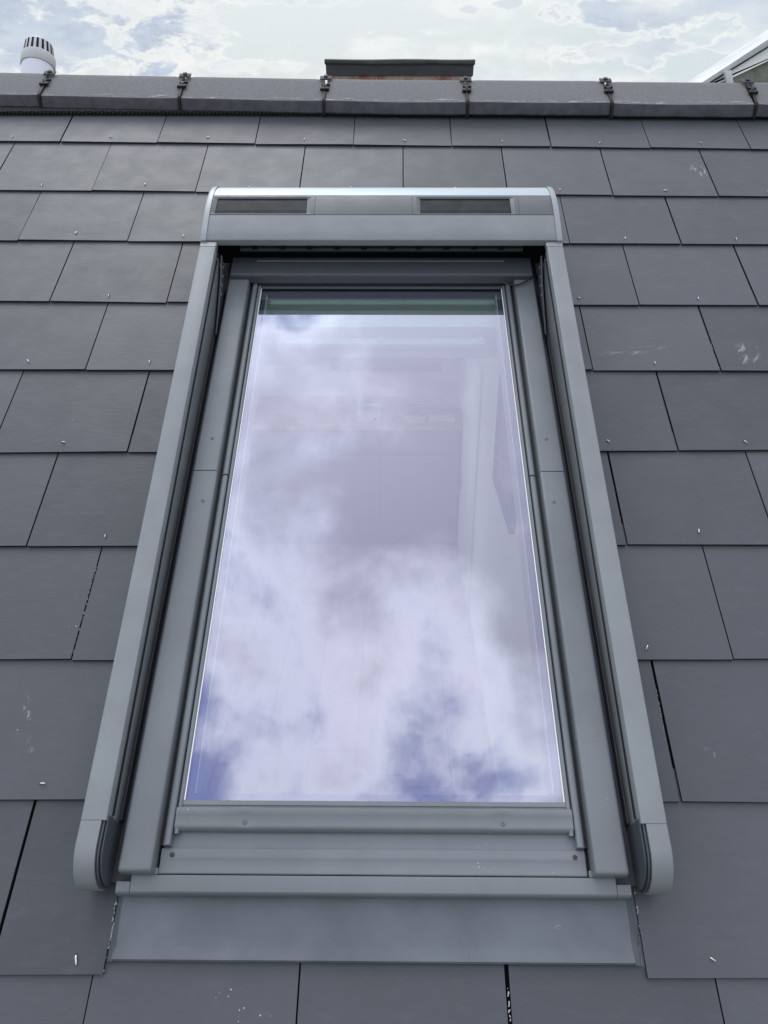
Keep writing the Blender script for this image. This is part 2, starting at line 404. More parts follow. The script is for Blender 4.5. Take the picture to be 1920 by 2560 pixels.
for r in range(13):
    half = .5 if r % 2 else 0
    ks = [k + half for k in range(-6, 17)]
    for k in ks:
        gl = wide.get((r, k), rr.uniform(.0016, .0036)) / 2; gr = wide.get((r, k + 1), rr.uniform(.0016, .0042)) / 2
        u0, u1 = joint_u(r, k) + gl, joint_u(r, k + 1) - gr
        dv = rr.uniform(-.0018, .0018); dh = rr.uniform(-.0011, .0011); rot = rr.uniform(-.0012, .0012)
        v0, v1 = row_v(r, u0) + dv - rot, row_v(r, u1) + dv + rot
        L = .30 if r else .19
        um = (u0 + u1) / 2
        if k > -3.5 and k < 8.5 and r < 11: PINS.append((r, um, row_v(r, um) + .027 + dv))
        vc = row_v(r, um)
        cuts = [(u0, u1)]
        if r >= 10 or r <= 1: pass
        else:
            cuts = []
            if u0 < HOLE_U0: cuts.append((u0, min(u1, HOLE_U0)))
            if u1 > HOLE_U1: cuts.append((max(u0, HOLE_U1), u1))
        for a, b in cuts:
            if b - a < .012: continue
            f0 = (a - u0) / (u1 - u0); f1 = (b - u0) / (u1 - u0)
            LL = L
            if vc < HOLE_V0 and vc + L > HOLE_V0 - .01 and b > HOLE_U0 and a < HOLE_U1: LL = .12 if False else L * .92
            slab(a, b, v0 + (v1 - v0) * f0, v0 + (v1 - v0) * f1, LL, .0104, dh)
M['slate_edge_shade'] = mat('slate_cut_edge_shade', (.012, .013, .015), .8, var=.4, vscale=60)  # dark slate edges, with the contact shadow at the laps put into the colour
slates = S.build('slate_covering', [M['slate'], M['slate_edge_shade']], roof)
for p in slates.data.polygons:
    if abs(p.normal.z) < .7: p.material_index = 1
# boarding under the slates, with the window opening left out
B = MB()
for x0, x1, y0, y1 in ((-1.9, HOLE_U0 + .03, -3.0, .22), (HOLE_U1 - .03, 5.0, -3.0, .22), (HOLE_U0 + .03, HOLE_U1 - .03, -3.0, HOLE_V0 + .06), (HOLE_U0 + .03, HOLE_U1 - .03, HOLE_V1 - .06, .22)):
    B.box(x0, x1, y0, y1, -.05, -.0135)
B.build('roof_boarding', M['gap'], roof)
# far slope of the same roof
MB2 = MB()
bw = MR.inverted()
def w2r(x, y, z): return tuple(bw @ Vector((x, y, z)))
ry, rz = .235, .150
RX0, RX1, RY0, RY1 = .50, 1.25, 1.15, 2.06      # second opening, on the far slope
for i in range(16):
    y0, z0 = ry + i * .21, rz - i * .21 * .577
    y1, z1 = y0 + .235, z0 - .235 * .577
    spans = ((-1.9, 5),) if (y1 < RY0 or y0 > RY1) else ((-1.9, RX0), (RX1, 5))
    for xa, xb in spans:
        v = [w2r(xa, y0, z0), w2r(xb, y0, z0), w2r(xb, y1, z1 + .008), w2r(xa, y1, z1 + .008), w2r(xa, y0, z0 - .01), w2r(xb, y0, z0 - .01), w2r(xb, y1, z1 - .002), w2r(xa, y1, z1 - .002)]
        MB2.add(v, [(0, 1, 2, 3), (4, 7, 6, 5), (0, 4, 5, 1), (1, 5, 6, 2), (2, 6, 7, 3), (3, 7, 4, 0)])
MB2.build('far_slope', M['slate'], roof)
# ridge vent strip: toothed black comb below the ridge tiles
V = MB()
V.box(-1.9, 5, .176, .24, -.004, .020)
for i in range(556):
    x = -1.9 + i * .0124
    V.box(x, x + .006, .1705, .1757, .004, .0185 + rr.uniform(-.003, .002))
V.build('ridge_vent_strip', M['vent'], roof)
# ridge tiles
JU = [-1.024, -.569, -.1140, .3385, .8015, 1.2575, 1.7120, 2.1620, 2.617, 3.072]
def rvo(u):
    return .036 * (1.0 - u) / 1.11 if u < 1.0 else -.010 * (u - 1.0) / 1.05
def ridge_tile(u0, u1, dvo, ho):
    rn = random.Random(int(u0 * 1000) + 5)
    n = 14; secs = []
    for i in range(n + 1):
        t = i / n; u = u0 + (u1 - u0) * t; vo = rvo(u) + dvo
        e = .0022 if i in (0, n) else 0
        j = rn.uniform(-.0007, .0007); sh = .0007 * math.sin(t * 7 + u0)
        sec = [(.1600 + e + j, .0185), (.1598 + e + j, .0225), (.1740 + e + j, .0465), (.1775 + e, .0500 + sh), (.200, .0512 - e + sh), (.300, .0512 - e),
               (.3170, .0498 - e), (.3280, .0430 - e), (.400, -.083), (.386, -.090), (.310, .028), (.200, .028), (.180, .0165)]
        secs.append([(u, a + vo, b + ho) for a, b in sec])
    m = MB(); m.loft(secs)
    o = m.build('ridge_tile', [M['ridge'], M['ridge_edge_shade']], roof, smooth=32)
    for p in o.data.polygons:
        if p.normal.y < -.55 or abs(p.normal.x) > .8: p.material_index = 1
    return o
def ridge_face_mat():
    m = M['ridge']; T = NT(m.node_tree); b = m.node_tree.nodes['Principled BSDF']
    src = b.inputs['Base Color'].links[0].from_socket
    oc = T.new('ShaderNodeTexCoord').outputs['Object']; x, y, z = T.sep(oc)
    # chalky scrape marks along the lower arris
    yy = T.m('SUBTRACT', y, T.m('MAXIMUM', T.m('MULTIPLY', T.m('SUBTRACT', 1.0, x), .0324), T.m('MULTIPLY', T.m('SUBTRACT', 1.0, x), .0095)))
    band = T.m('MULTIPLY', T.ramp(yy, .180, .184), T.ramp(yy, .199, .191))
    n = T.noise(T.comb(T.m('MULTIPLY', x, 13.0), T.m('MULTIPLY', y, 260.0), 0.0), 1.0, 6, .7)
    src = T.mix(T.m('MULTIPLY', T.m('MULTIPLY', band, T.ramp(n, .56, .62)), .8), src, (.62, .63, .64))
    big = T.noise(oc, 5, 4, .6)
    src = T.mix(T.m('MULTIPLY', T.ramp(big, .45, .65), .25), src, (.115, .115, .105))
    T.put(b.inputs['Base Color'], src)
ridge_face_mat()
for i in range(len(JU) - 1):
    ridge_tile(JU[i] + .0052, JU[i + 1] - .0052, .0010 if i % 2 else -.0008, .0012 * math.sin(i * 1.7))
def ridge_clip(u, i):
    vo = rvo(u); c = MB(); rn = random.Random(i * 3 + 1); s = (.004, .002, .0, .0, -.001, -.003)[i % 6]; hb = .0525
    c.box(u - .0046, u + .0046, .1575 + vo, .1600 + vo, .010, .020)
    def seg(pts, w):
        c.loft([[(u - w + q, v + vo, h), (u + w + q, v + vo, h), (u + w + q, v + vo + .001, h - .004), (u - w + q, v + vo + .001, h - .004)] for v, h, q in pts])
    seg([(.1580, .0200, 0), (.1700, .0500, 0), (.1780, .0550, 0), (.236, .0560, s)], .0044)
    for w in (-1, 1): c.box(u + s + w * .0070 - .0014, u + s + w * .0070 + .0014, .245 + vo, .306 + vo, hb, hb + .0035)
    c.box(u + s - .0140, u + s + .0140, .2330 + vo, .2460 + vo, hb, hb + .0085)
    c.box(u + s - .0055, u + s + .0055, .2460 + vo, .2620 + vo, hb, hb + .0095)
    c.box(u + s - .0110, u + s + .0160, .2630 + vo, .2680 + vo, hb, hb + .0065)
    o = c.build('ridge_clip', M['clip'], roof, bevel=.0005)
    p = MB()
    p.box(u + s - .0190, u + s + .0190, .300 + vo, .322 + vo, hb + .0015, hb + .0055)
    p.box(u + s - .0060, u + s + .0060, .308 + vo, .319 + vo, hb + .0055, hb + .0105)
    p.build('top_plate', M['clipdust'], o, bevel=.0008)
    k = MB(); k.box(u - .0051, u + .0051, .178 + vo, .312 + vo, .020, .036); k.build('joint_strip', M['gap'], o)
for i, u in enumerate(JU[1:-1]): ridge_clip(u, i)
# copper disc pins
pin0 = MB()
pin0.tube([(0, 0, -.004), (0, 0, .0008), (.0008, 0, .0026), (.0028, 0, .0034), (.0098, 0, .0030), (.0108, 0, .0026)], .00135, 7, radii=[.0014, .0014, .0014, .00145, .0014, .0008])
pd = pin0.build('copper_pin', [M['copper']], roof, smooth=60)
pdh = MB(); pdh.tube([(0, 0, -.001), (0, 0, .0007)], .0024, 9)
hole = pdh.build('pin_hole', M['gap'], pd)
first = True; rp = random.Random(4)
for r, u, v in PINS:
    if r > 10: continue
    if HOLE_U0 - .055 < u < HOLE_U1 + .055 and HOLE_V0 - .02 < v < HOLE_V1 + .03 and not (r == 9 and False): continue
    if u < -.45 or u > 2.45: continue
    if first: a, b = pd, hole; first = False
    else:
        a = pd.copy(); sc.collection.objects.link(a); b = hole.copy(); sc.collection.objects.link(b); b.parent = a
    a.parent = roof
    a.location = (u + rp.uniform(-.004, .004), v + rp.uniform(-.003, .003), .0094)
    a.rotation_euler = (0, 0, R(rp.choice([-90, -70, -115, -40, -10, -75, -100, 70, -50]) + rp.uniform(-12, 12)))
    s = rp.uniform(.65, .95); a.scale = (s, .85, .9)
for u, v, ang in ((.5720, -2.172, -75),):   # pins beside the flashing
    a = pd.copy(); sc.collection.objects.link(a); b = hole.copy(); sc.collection.objects.link(b); b.parent = a; a.parent = roof
    a.location = (u, v, .0094); a.rotation_euler = (0, 0, R(ang)); a.scale = (1.15, 1.1, 1)

ch_ = MB(); rd2 = random.Random(5)
def chips(u, v0, v1, n, sz, h=.0098):
    for _ in range(n):
        x = u + rd2.gauss(0, .0007); y = rd2.uniform(v0, v1); q = sz * rd2.uniform(.3, 1.2)
        ch_.add([(x - q * .5, y - q, h + .0002), (x + q * .5, y - q * .6, h + .0002), (x + q * .4, y + q, h + .0002), (x - q * .3, y + q * .7, h + .0002), (x, y, h + .0002 + q * .2)], [(0, 1, 4), (1, 2, 4), (2, 3, 4), (3, 0, 4)])
chips(HOLE_U0 - .0006, -2.195, -2.08, 46, .0016, .0090); chips(HOLE_U0 + .001, -2.16, -2.13, 16, .0030, .0080); chips(HOLE_U1 + .0008, -2.185, -2.05, 60, .0013, .0090)
chips(joint_u(10, 4), -2.42, -2.20, 60, .0026, .0062); chips(joint_u(7, 1.5), -1.70, -1.50, 34, .0014, .0085); chips(joint_u(8, 5) - .003, -1.90, -1.75, 26, .0011, .0080)
chips(joint_u(4, 6), -.96, -.84, 12, .0014, .0075); chips(joint_u(10, 5), -2.42, -2.25, 20, .0012, .0070); chips(joint_u(6, 5) - .003, -1.44, -1.30, 14, .0010, .0080)
ch_.build('chipped_edges', mat('slate_chip', (.36, .35, .33), .95, var=.4, vscale=300), roof)
# ------------------------------------------------------------------ roof window
win = empty('roof_window', 'grey framed roof window whose tall pane mirrors the clouds, set in the slates', 'roof window', MW)
# apron flashing over the slates, with a dressed lower edge and ribbed side margins
ap = MB()
prof = [(-.100, .0165), (-.150, .0160), (-.196, .0142), (-.1985, .0140), (-.2085, .0168), (-.2150, .0170), (-.2172, .0125), (-.100, .0105)]
na = 24; secs = []
for i in range(na + 1):
    a = -.3785 + .7590 * i / na
    w = .0006 * math.sin(i * 1.3)
    secs.append([(a, b, h + (w if 1 <= j <= 3 else 0)) for j, (b, h) in enumerate(prof)])
ap.loft(secs)
ap.build('apron_flashing', M['flash'], win, smooth=30)
for s in (-1, 1):
    e = MB()
    sec = [(.3770, .0060), (.3770, .0145), (.3785, .0168), (.3802, .0140), (.3825, .0125), (.3843, .0142), (.3862, .0110), (.3885, .0050), (.3985, .0040), (.3985, .0020)]
    e.loft(ext_b([(s * a + (.003 if s > 0 else 0), h) for a, h in sec], [-.2178, -.12, .6, 1.45]))
    e.build('side_flashing', M['flash'], win, smooth=30)
hf = MB(); hf.box(-.405, .405, 1.500, 1.590, .0120, .0150); hf.build('head_flashing', M['flash'], win)
# outer frame box (under everything)
f = MB()
for a0, a1 in ((-.395, -.300), (.300, .395)): f.box(a0, a1, -.100, 1.47, -.04, .030)
f.box(-.300, .300, -.100, -.012, -.04, .028); f.box(-.300, .300, 1.2405, 1.47, -.04, .030)
f.build('outer_frame', M['shade'], win)
# side covers, two lengths each side
def side_cover(s, b0, b1, lower):
    hi = .0745
    sec = fillet([(.3265, .036), (.3265, hi), (.3765, hi), (.3765, .030)], [0, .0055, .0055, 0], 4)
    bs = [b0, b0 + .0010, b0 + .0025, b0 + .006] if lower else [b0, b0 + .0008]
    bs += [b0 + (b1 - b0) * t for t in (.3, .6)] + [b1 - .0008, b1]
    secs = []
    for b in bs:
        q = b - b0
        k = 1.0; dn = 0
        if lower and q < .006: x = 1 - q / .006; dn = .007 * (1 - math.sqrt(max(0, 1 - x * x))); k = 1 - .03 * x * x
        if (not lower and q < .0006) or (b1 - b) < .0006: dn = .0008
        secs.append([(s * (.3515 + (a - .3515) * k), b, h - (dn if h > .05 else 0)) for a, h in sec])
    m = MB(); m.loft(secs); o = m.build('side_cover', M['clad'], win, smooth=40)
    return o
def screw(a, b, h, r, parent, material, name='screw', dark=True):
    m = MB(); n = 16
    pr = [(r, 0), (r, .0008), (r * .86, .0016), (r * .45, .0019), (r * .36, .0004)]
    secs = [[(a + q * math.cos(2 * math.pi * k / n), b + q * math.sin(2 * math.pi * k / n), h + z) for k in range(n)] for q, z in pr]
    m.loft(secs); o = m.build(name, material, parent, smooth=40)
    return o
for s in (-1, 1):
    lo = side_cover(s, -.1080, .6388, True); up = side_cover(s, .6402, 1.252, False)
    screw(s * .345, .5639, .0742, .0042, lo, M['clad'], 'rivet'); screw(s * .348, .7252, .0742, .0042, up, M['clad'], 'rivet')
    # groove filler, sealing strips
    g = MB(); g.box(min(s * .3265, s * .3205), max(s * .3265, s * .3205), -.066, 1.24, .028, .0475); g.build('groove_seal', M['gasket'], win)
    for b0, b1 in ((-.0680, .6372), (.6412, 1.243)):
        sec = fillet([(.3080, .036), (.3080, .0590), (.3110, .0615), (.3170, .0600), (.3200, .0560), (.3200, .036)], .0012, 2)
        m = MB(); m.loft(ext_b([(s * a, h) for a, h in sec], [b0, b1])); m.build('outer_bead', M['clad'], win, smooth=40)
    sec = fillet([(.2990, .036), (.2990, .0530), (.3010, .0560), (.3050, .0560), (.3065, .0530), (.3065, .036)], .001, 2)
    m = MB(); m.loft(ext_b([(s * a, h) for a, h in sec], [-.0505, 1.238])); m.build('glazing_bead', M['clad'], win, smooth=40)
    g = MB(); g.box(min(s * .3066, s * .3079), max(s * .3066, s * .3079), -.050, 1.238, .03, .050); g.build('bead_seal', M['gasket'], win)
    g = MB(); g.box(min(s * .2974, s * .2989), max(s * .2974, s * .2989), 0.0, 1.231, .049, .0522); g.build('pane_edge_glint', M['edge'], win)  # bright strip, a reflection line built along the pane edge
# sash bottom cover with its two dimpled screws
secs = []
prof0 = [(-.0005, .0525), (-.0075, .0535), (-.0085, .0520), (-.0105, .0520), (-.0118, .0560), (-.0130, .0588), (-.0200, .0600), (-.0235, .0585), (-.0290, .0572), (-.0370, .0570), (-.0400, .0575), (-.0425, .0560), (-.0450, .0530), (-.0462, .0490), (-.0462, .0380), (-.0005, .0380)]
na = 96
for i in range(na + 1):
    a = -.3065 + .613 * i / na; row = []
    for b, h in prof0:
        dd = 0
        for s in (-.199, .199):
            q = math.hypot((a - s) / 1.6, (b + .0330)) 
            dd += .0016 * math.exp(-(q / .0080) ** 2) if -.041 < b < -.019 else 0
        up = .0030 * sum(math.exp(-((a - s) / .013) ** 2) for s in (-.199, .199))
        row.append((a, b + (up if -.0295 < b < -.0195 else up * .5 if b == -.0130 else 0), h - dd))
    secs.append(row)
sb = MB(); sb.loft(secs); sb = sb.build('sash_bottom_cover', M['clad'], win, smooth=50)
for s in (-1, 1):
    screw(s * .199, -.0330, .0556, .0040, sb, M['clad'])
lp = MB(); lp.loft(ext_a([(-.0462, .0440), (-.0500, .0445), (-.0705, .0462), (-.0705, .0300), (-.0462, .0300)], -.3195, .3195)); lp.build('drain_ledge', M['clad'], win, smooth=20)
fb = MB(); fb.loft(ext_a(fillet([(-.0706, .0300), (-.0706, .0494), (-.0712, .0500), (-.0830, .0508), (-.0880, .0494), (-.0955, .0488), (-.1050, .0500), (-.1064, .0485), (-.1064, .0300)], [0, 0, 0, .002, .003, .003, .0008, 0, 0], 3), -.3215, .3195))
fb = fb.build('frame_bottom_cover', M['clad'], win, smooth=40)
for s in (-1, 1): screw(s * .3046, -.0800, .0508, .0036, fb, M['screw'])
for a0, a1, nm in ((-.3605, .3605, 'bottom_rail'), (-.3815, -.3613, 'bottom_rail_end'), (.3613, .3815, 'bottom_rail_end')):
    bb = MB()
    top = -.1080 if nm == 'bottom_rail' else -.1170
    bb.loft(ext_a(fillet([(top, .0300), (top, .0498), (-.1305, .0482), (-.1335, .0440), (-.1338, .0240), (-.126, .0240)], [0, .0008, .0016, .0014, .001, 0], 3), a0, a1))
    bb.build(nm, M['clad'], win, smooth=40)
for s in (-1, 1):   # corner slots beside the covers
    t = MB(); t.box(min(s * .3225, s * .3600), max(s * .3225, s * .3600), -.1072, -.098, .028, .0492); t.build('corner_plate', M['clad'], win, bevel=.0008)
    t = MB(); t.box(min(s * .362, s * .3940), max(s * .362, s * .3940), -.1165, -.04, .0, .036); t.build('corner_filler', M['rubber'], win, bevel=.001)
# sash top rail, recess
st = MB(); st.loft(ext_a(fillet([(1.2325, .0300), (1.2325, .0515), (1.2360, .0530), (1.2480, .0530), (1.2500, .0570), (1.2640, .0570), (1.2640, .0300)], .001, 2), -.3065, .3065)); st.build('sash_top_rail', M['shade'], win, smooth=40)
rd = random.Random(21)
def grit(spots, name, parent, material):
    m = MB()
    for a, b, h, n, ra, rb_, sz in spots:
        for _ in range(n):
            x = rd.gauss(a, ra); y = rd.gauss(b, rb_); q = sz * rd.uniform(.4, 1.2); z = h + (0 if callable(h) else 0)
            pts = [(x + q * math.cos(t), y + q * .7 * math.sin(t), z) for t in (0.3, 1.7, 2.9, 4.3, 5.4)]
            m.add(pts + [(x, y, z + q * .7)], [(0, 1, 5), (1, 2, 5), (2, 3, 5), (3, 4, 5), (4, 0, 5)])
    m.build(name, material, parent)
M['grit'] = mat('pale_grit', (.42, .41, .37), .9, var=.5, vscale=400)
M['moss'] = mat('dark_moss', (.045, .045, .030), .95, var=.6, vscale=300)
grit([(.312, -.0665, .0440, 34, .007, .0012, .0009), (.24, -.0670, .0438, 26, .045, .002, .0005), (-.300, -.0668, .0440, 26, .006, .0012, .0009)], 'settled_grit', win, M['moss'])
grit([(.25, -.062, .0428, 34, .04, .004, .0004), (.1, -.060, .0424, 12, .12, .005, .0004)], 'pale_specks', win, M['grit'])
grit([(.274, -.168, .0158, 70, .0045, .0035, .0005), (-.36, -.135, .0162, 16, .02, .006, .0005), (.02, -.19, .0144, 10, .1, .01, .0005)], 'apron_dirt', win, M['grit'])
grit([(-.3893, -.160, .0070, 40, .0008, .006, .0012), (.3935, -.19, .0060, 26, .0010, .014, .0008)], 'edge_debris', win, M['moss'])
grit([(.3238, .55, .0476, 160, .0008, .35, .0004), (-.3238, .55, .0476, 90, .0008, .35, .0004)], 'groove_dirt', win, M['grit'])
# glass: outer and inner pane with a spacer frame between them
gp = MB(); gp.add([(-.2975, -.0005, .0503), (.2975, -.0005, .0503), (.2975, 1.232, .0503), (-.2975, 1.232, .0503)], [(0, 1, 2, 3)])
gp = gp.build('outer_pane', M['glass'], win)
gp.data.polygons[0].use_smooth = False
gi = MB(); gi.add([(-.2975, -.0005, .0300), (.2975, -.0005, .0300), (.2975, 1.232, .0300), (-.2975, 1.232, .0300)], [(0, 1, 2, 3)])
gi.build('inner_pane', M['glass2'], win)
sp = MB()
for x0, x1, y0, y1 in ((-.2974, -.2850, .0, 1.231), (.2850, .2974, .0, 1.231), (-.2850, .2850, .0, .0120), (-.2850, .2850, 1.219, 1.231)):
    sp.box(x0, x1, y0, y1, .0305, .0440)
spf = sp.build('spacer_frame', M['spacer'], win)
sp = MB()
for x0, x1, y0, y1 in ((-.2852, -.2836, .0125, 1.2185), (.2836, .2852, .0125, 1.2185)): sp.box(x0, x1, y0, y1, .0300, .0445)
sp.build('spacer_glint', M['edge'], spf)  # pale strips drawn for the reflection in the spacer
# sash inner frame (painted) and control bar seen through the top of the pane
sf = MB()
for x0, x1, y0, y1 in ((-.300, -.284, .0, 1.22), (.284, .300, .0, 1.22), (-.284, .284, -.01, .012), (-.300, .300, 1.2, 1.26)):
    sf.box(x0, x1, y0, y1, -.012, .0290)
sf.box(-.310, .310, 1.155, 1.2, -.045, -.004)
sf.build('inner_sash_frame', M['sashwhite'], win, bevel=.002)
cb = MB(); cb.loft(ext_a(fillet([(1.135, -.040), (1.155, -.040), (1.162, -.052), (1.150, -.062), (1.133, -.055)], .004, 3), -.262, .262)); cb = cb.build('control_bar', M['sashwhite'], win, smooth=50)
for a in (-.252, .0, .252):
    q = MB(); q.box(a - .006, a + .006, 1.14, 1.19, -.055, -.036); q.build('bar_bracket', M['sashwhite'], cb, bevel=.001)
# lining of the opening, splayed into the room
ln = MB()
o4 = [(-.312, -.02), (.312, -.02), (.312, 1.225), (-.312, 1.225)]; i4 = [(-.475, -.20), (.475, -.20), (.475, 1.215), (-.475, 1.215)]
v = [(a, b, -.012) for a, b in o4] + [(a, b, -.135 if j < 2 else -.165) for j, (a, b) in enumerate(i4)]
v = [(a, b, h) for a, b, h in v]
ln.add(v, [(0, 1, 5, 4), (1, 2, 6, 5), (2, 3, 7, 6), (3, 0, 4, 7)])
ln.build('reveal_lining', M['plaster'], win)

# ------------------------------------------------------------------ roller shutter
sh = empty('roller_shutter', 'grey exterior roller shutter, rolled up, its box and two side rails framing the skylight', 'roller shutter', MW)
F = [(1.2690, .1535), (1.2680, .1600), (1.2695, .1650), (1.2730, .1672), (1.300, .1725), (1.325, .1770), (1.3462, .1802), (1.3464, .1770)]
Sg = [(1.3478, .1770), (1.3480, .1805), (1.3700, .1830), (1.4000, .1838), (1.4140, .1833), (1.4240, .1822), (1.4242, .1770)]
Tg = [(1.4248, .1770), (1.4250, .1826), (1.4400, .1806), (1.4500, .1784), (1.4650, .1738), (1.4790, .1680), (1.4920, .1612), (1.5030, .1530), (1.5120, .1430), (1.5190, .1270), (1.5225, .1000), (1.5235, .0200)]
def shell(prof, a0, a1, name, material, th=.003, inner=None):
    inner = inner or [(b, h - th) for b, h in prof]
    m = MB(); m.loft(ext_a(prof + inner[::-1], a0, a1)); return m.build(name, material, sh, smooth=40)
A = .4193
shell(F[:7], -A, A, 'front_panel', M['rail'], .004)
shell(Tg[1:], -A, A, 'top_cover', M['silver'], inner=[(b - .002, h - .004) for b, h in Tg[1:]])
def strip_piece(a0, a1, parent=None):
    p = Sg[1:6]
    m = MB(); m.loft(ext_a(p + [(b, h - .004) for b, h in p[::-1]], a0, a1)); return m.build('cell_strip', M['plastic'], sh, smooth=40)
def Hs(b):
    for (b0, h0), (b1, h1) in zip(Sg[1:6], Sg[2:6]):
        if b0 <= b <= b1: return h0 + (h1 - h0) * (b - b0) / (b1 - b0)
    return .18
def cell_piece(a0, a1, c0, c1):
    # strip piece with a rectangular sunk window holding the cell
    b0, b1 = 1.3557, 1.4131
    xs = [a0, c0 - .009, c0, c1, c1 + .009, a1]; ys = [Sg[1][0], b0 - .0045, b0, 1.370, 1.385, 1.400, b1, b1 + .0045, Sg[5][0]]
    v = []; f = []
    for j, b in enumerate(ys):
        for i, a in enumerate(xs):
            inn = (2 <= i <= 3) and (2 <= j <= 6)
            v.append((a, b, Hs(b) - (.0030 if inn else 0.0)))
    n = len(xs)
    for j in range(len(ys) - 1):
        for i in range(n - 1):
            if i == 2 and 2 <= j < 6: continue
            f.append((j * n + i, j * n + i + 1, (j + 1) * n + i + 1, (j + 1) * n + i))
    m = MB(); m.add(v, f); o = m.build('cell_frame', M['plastic'], sh, smooth=12)
    c = MB(); cv = []; cfs = []
    cb_ = [b0 - .0005, 1.370, 1.385, 1.400, b1 + .0005]
    for b in cb_: cv += [(c0 - .0005, b, Hs(b) - .0046), (c1 + .0005, b, Hs(b) - .0046)]
    for j in range(4): cfs.append((2 * j, 2 * j + 1, 2 * j + 3, 2 * j + 2))
    c.add(cv, cfs)
    cell = c.build('solar_cell', M['solar'], o)
    # collector lines of the cell
    g = MB()
    for k in range(1, 9):
        a = c0 + (c1 - c0) * k / 9
        for j in range(4):
            q = [(a, cb_[j]), (a + .0004, cb_[j]), (a + .0004, cb_[j + 1]), (a, cb_[j + 1])]
            g.add([(x, b, Hs(b) - .0045) for x, b in q], [(0, 1, 2, 3)])
    g.add([(x, 1.3843 + y, Hs(1.385) - .0045) for x, y in ((c0, 0), (c1, 0), (c1, .0004), (c0, .0004))], [(0, 1, 2, 3)])
    g.build('cell_lines', M['clip'], cell)
cell_piece(-A, -.1643, -.4075, -.1838)
strip_piece(-.1637, .0750)
cell_piece(.0756, .3368, .0956, .3176)
strip_piece(.3374, A)
full = F[:7] + Sg[1:6] + Tg[1:]
for s in (-1, 1):
    outp = [(1.2655, .1500), (1.2650, .1600), (1.2665, .1662), (1.2715, .1690)] + [(b, h + .0022) for b, h in F[4:7] + Sg[2:6]] + [(b + .002, h + .002) for b, h in Tg[2:]]
    secs = []
    for a, sc_ in ((.4196, 1), (.4270, 1), (.4315, .999), (.4335, .996)):
        secs.append([(s * a, 1.38 + (b - 1.38) * sc_, h - (1 - sc_) * .5) for b, h in outp + [(1.40, .02), (1.2665, .06)]])
    m = MB(); m.loft(secs); m.build('end_cap', M['cap'], sh, smooth=40)
# underside, rolled curtain in the box
u = MB(); u.loft(ext_a([(1.2690, .1530), (1.2900, .1490), (1.3100, .1490), (1.3100, .1530), (1.2690, .1560)], -A, A)); u.build('box_underside', M['shade'], sh, smooth=30)
u = MB(); u.box(-A, A, 1.36, 1.365, .03, .17); u.build('box_back', M['gap'], sh)
lb = MB(); lb.box(-.275, -.165, 1.3005, 1.3085, .1465, .1485); lb.build('type_plate', M['cap'], sh)
rl = MB()
for hh, bbb in ((.131, 1.318), (.117, 1.312), (.103, 1.309)):
    rl.tube([(-.352, bbb + .009, hh), (.352, bbb + .009, hh)], .0068, 10)
rl.build('rolled_curtain', M['shade'], sh, smooth=60)
for k in range(10):
    a = -.315 + k * .068
    q = MB(); q.box(a - .007, a + .007, 1.3105, 1.3135, .107, .118); q.build('curtain_stop', M['gap'], sh)
cbp = fillet([(1.2370, .0640), (1.2370, .0835), (1.2400, .0890), (1.2860, .0905), (1.3020, .0900), (1.3020, .0640)], [0, .002, .002, .002, 0, 0], 3)
m = MB(); m.loft(ext_a(cbp, -.3705, .3705)); m.build('curtain_end_bar', M['shade'], sh, smooth=40)
m = MB(); m.box(-.310, .305, 1.2860, 1.2885, .0904, .0925); m.build('bar_lip', M['cap'], sh)
def ht(b): return .111 + .0405 * b
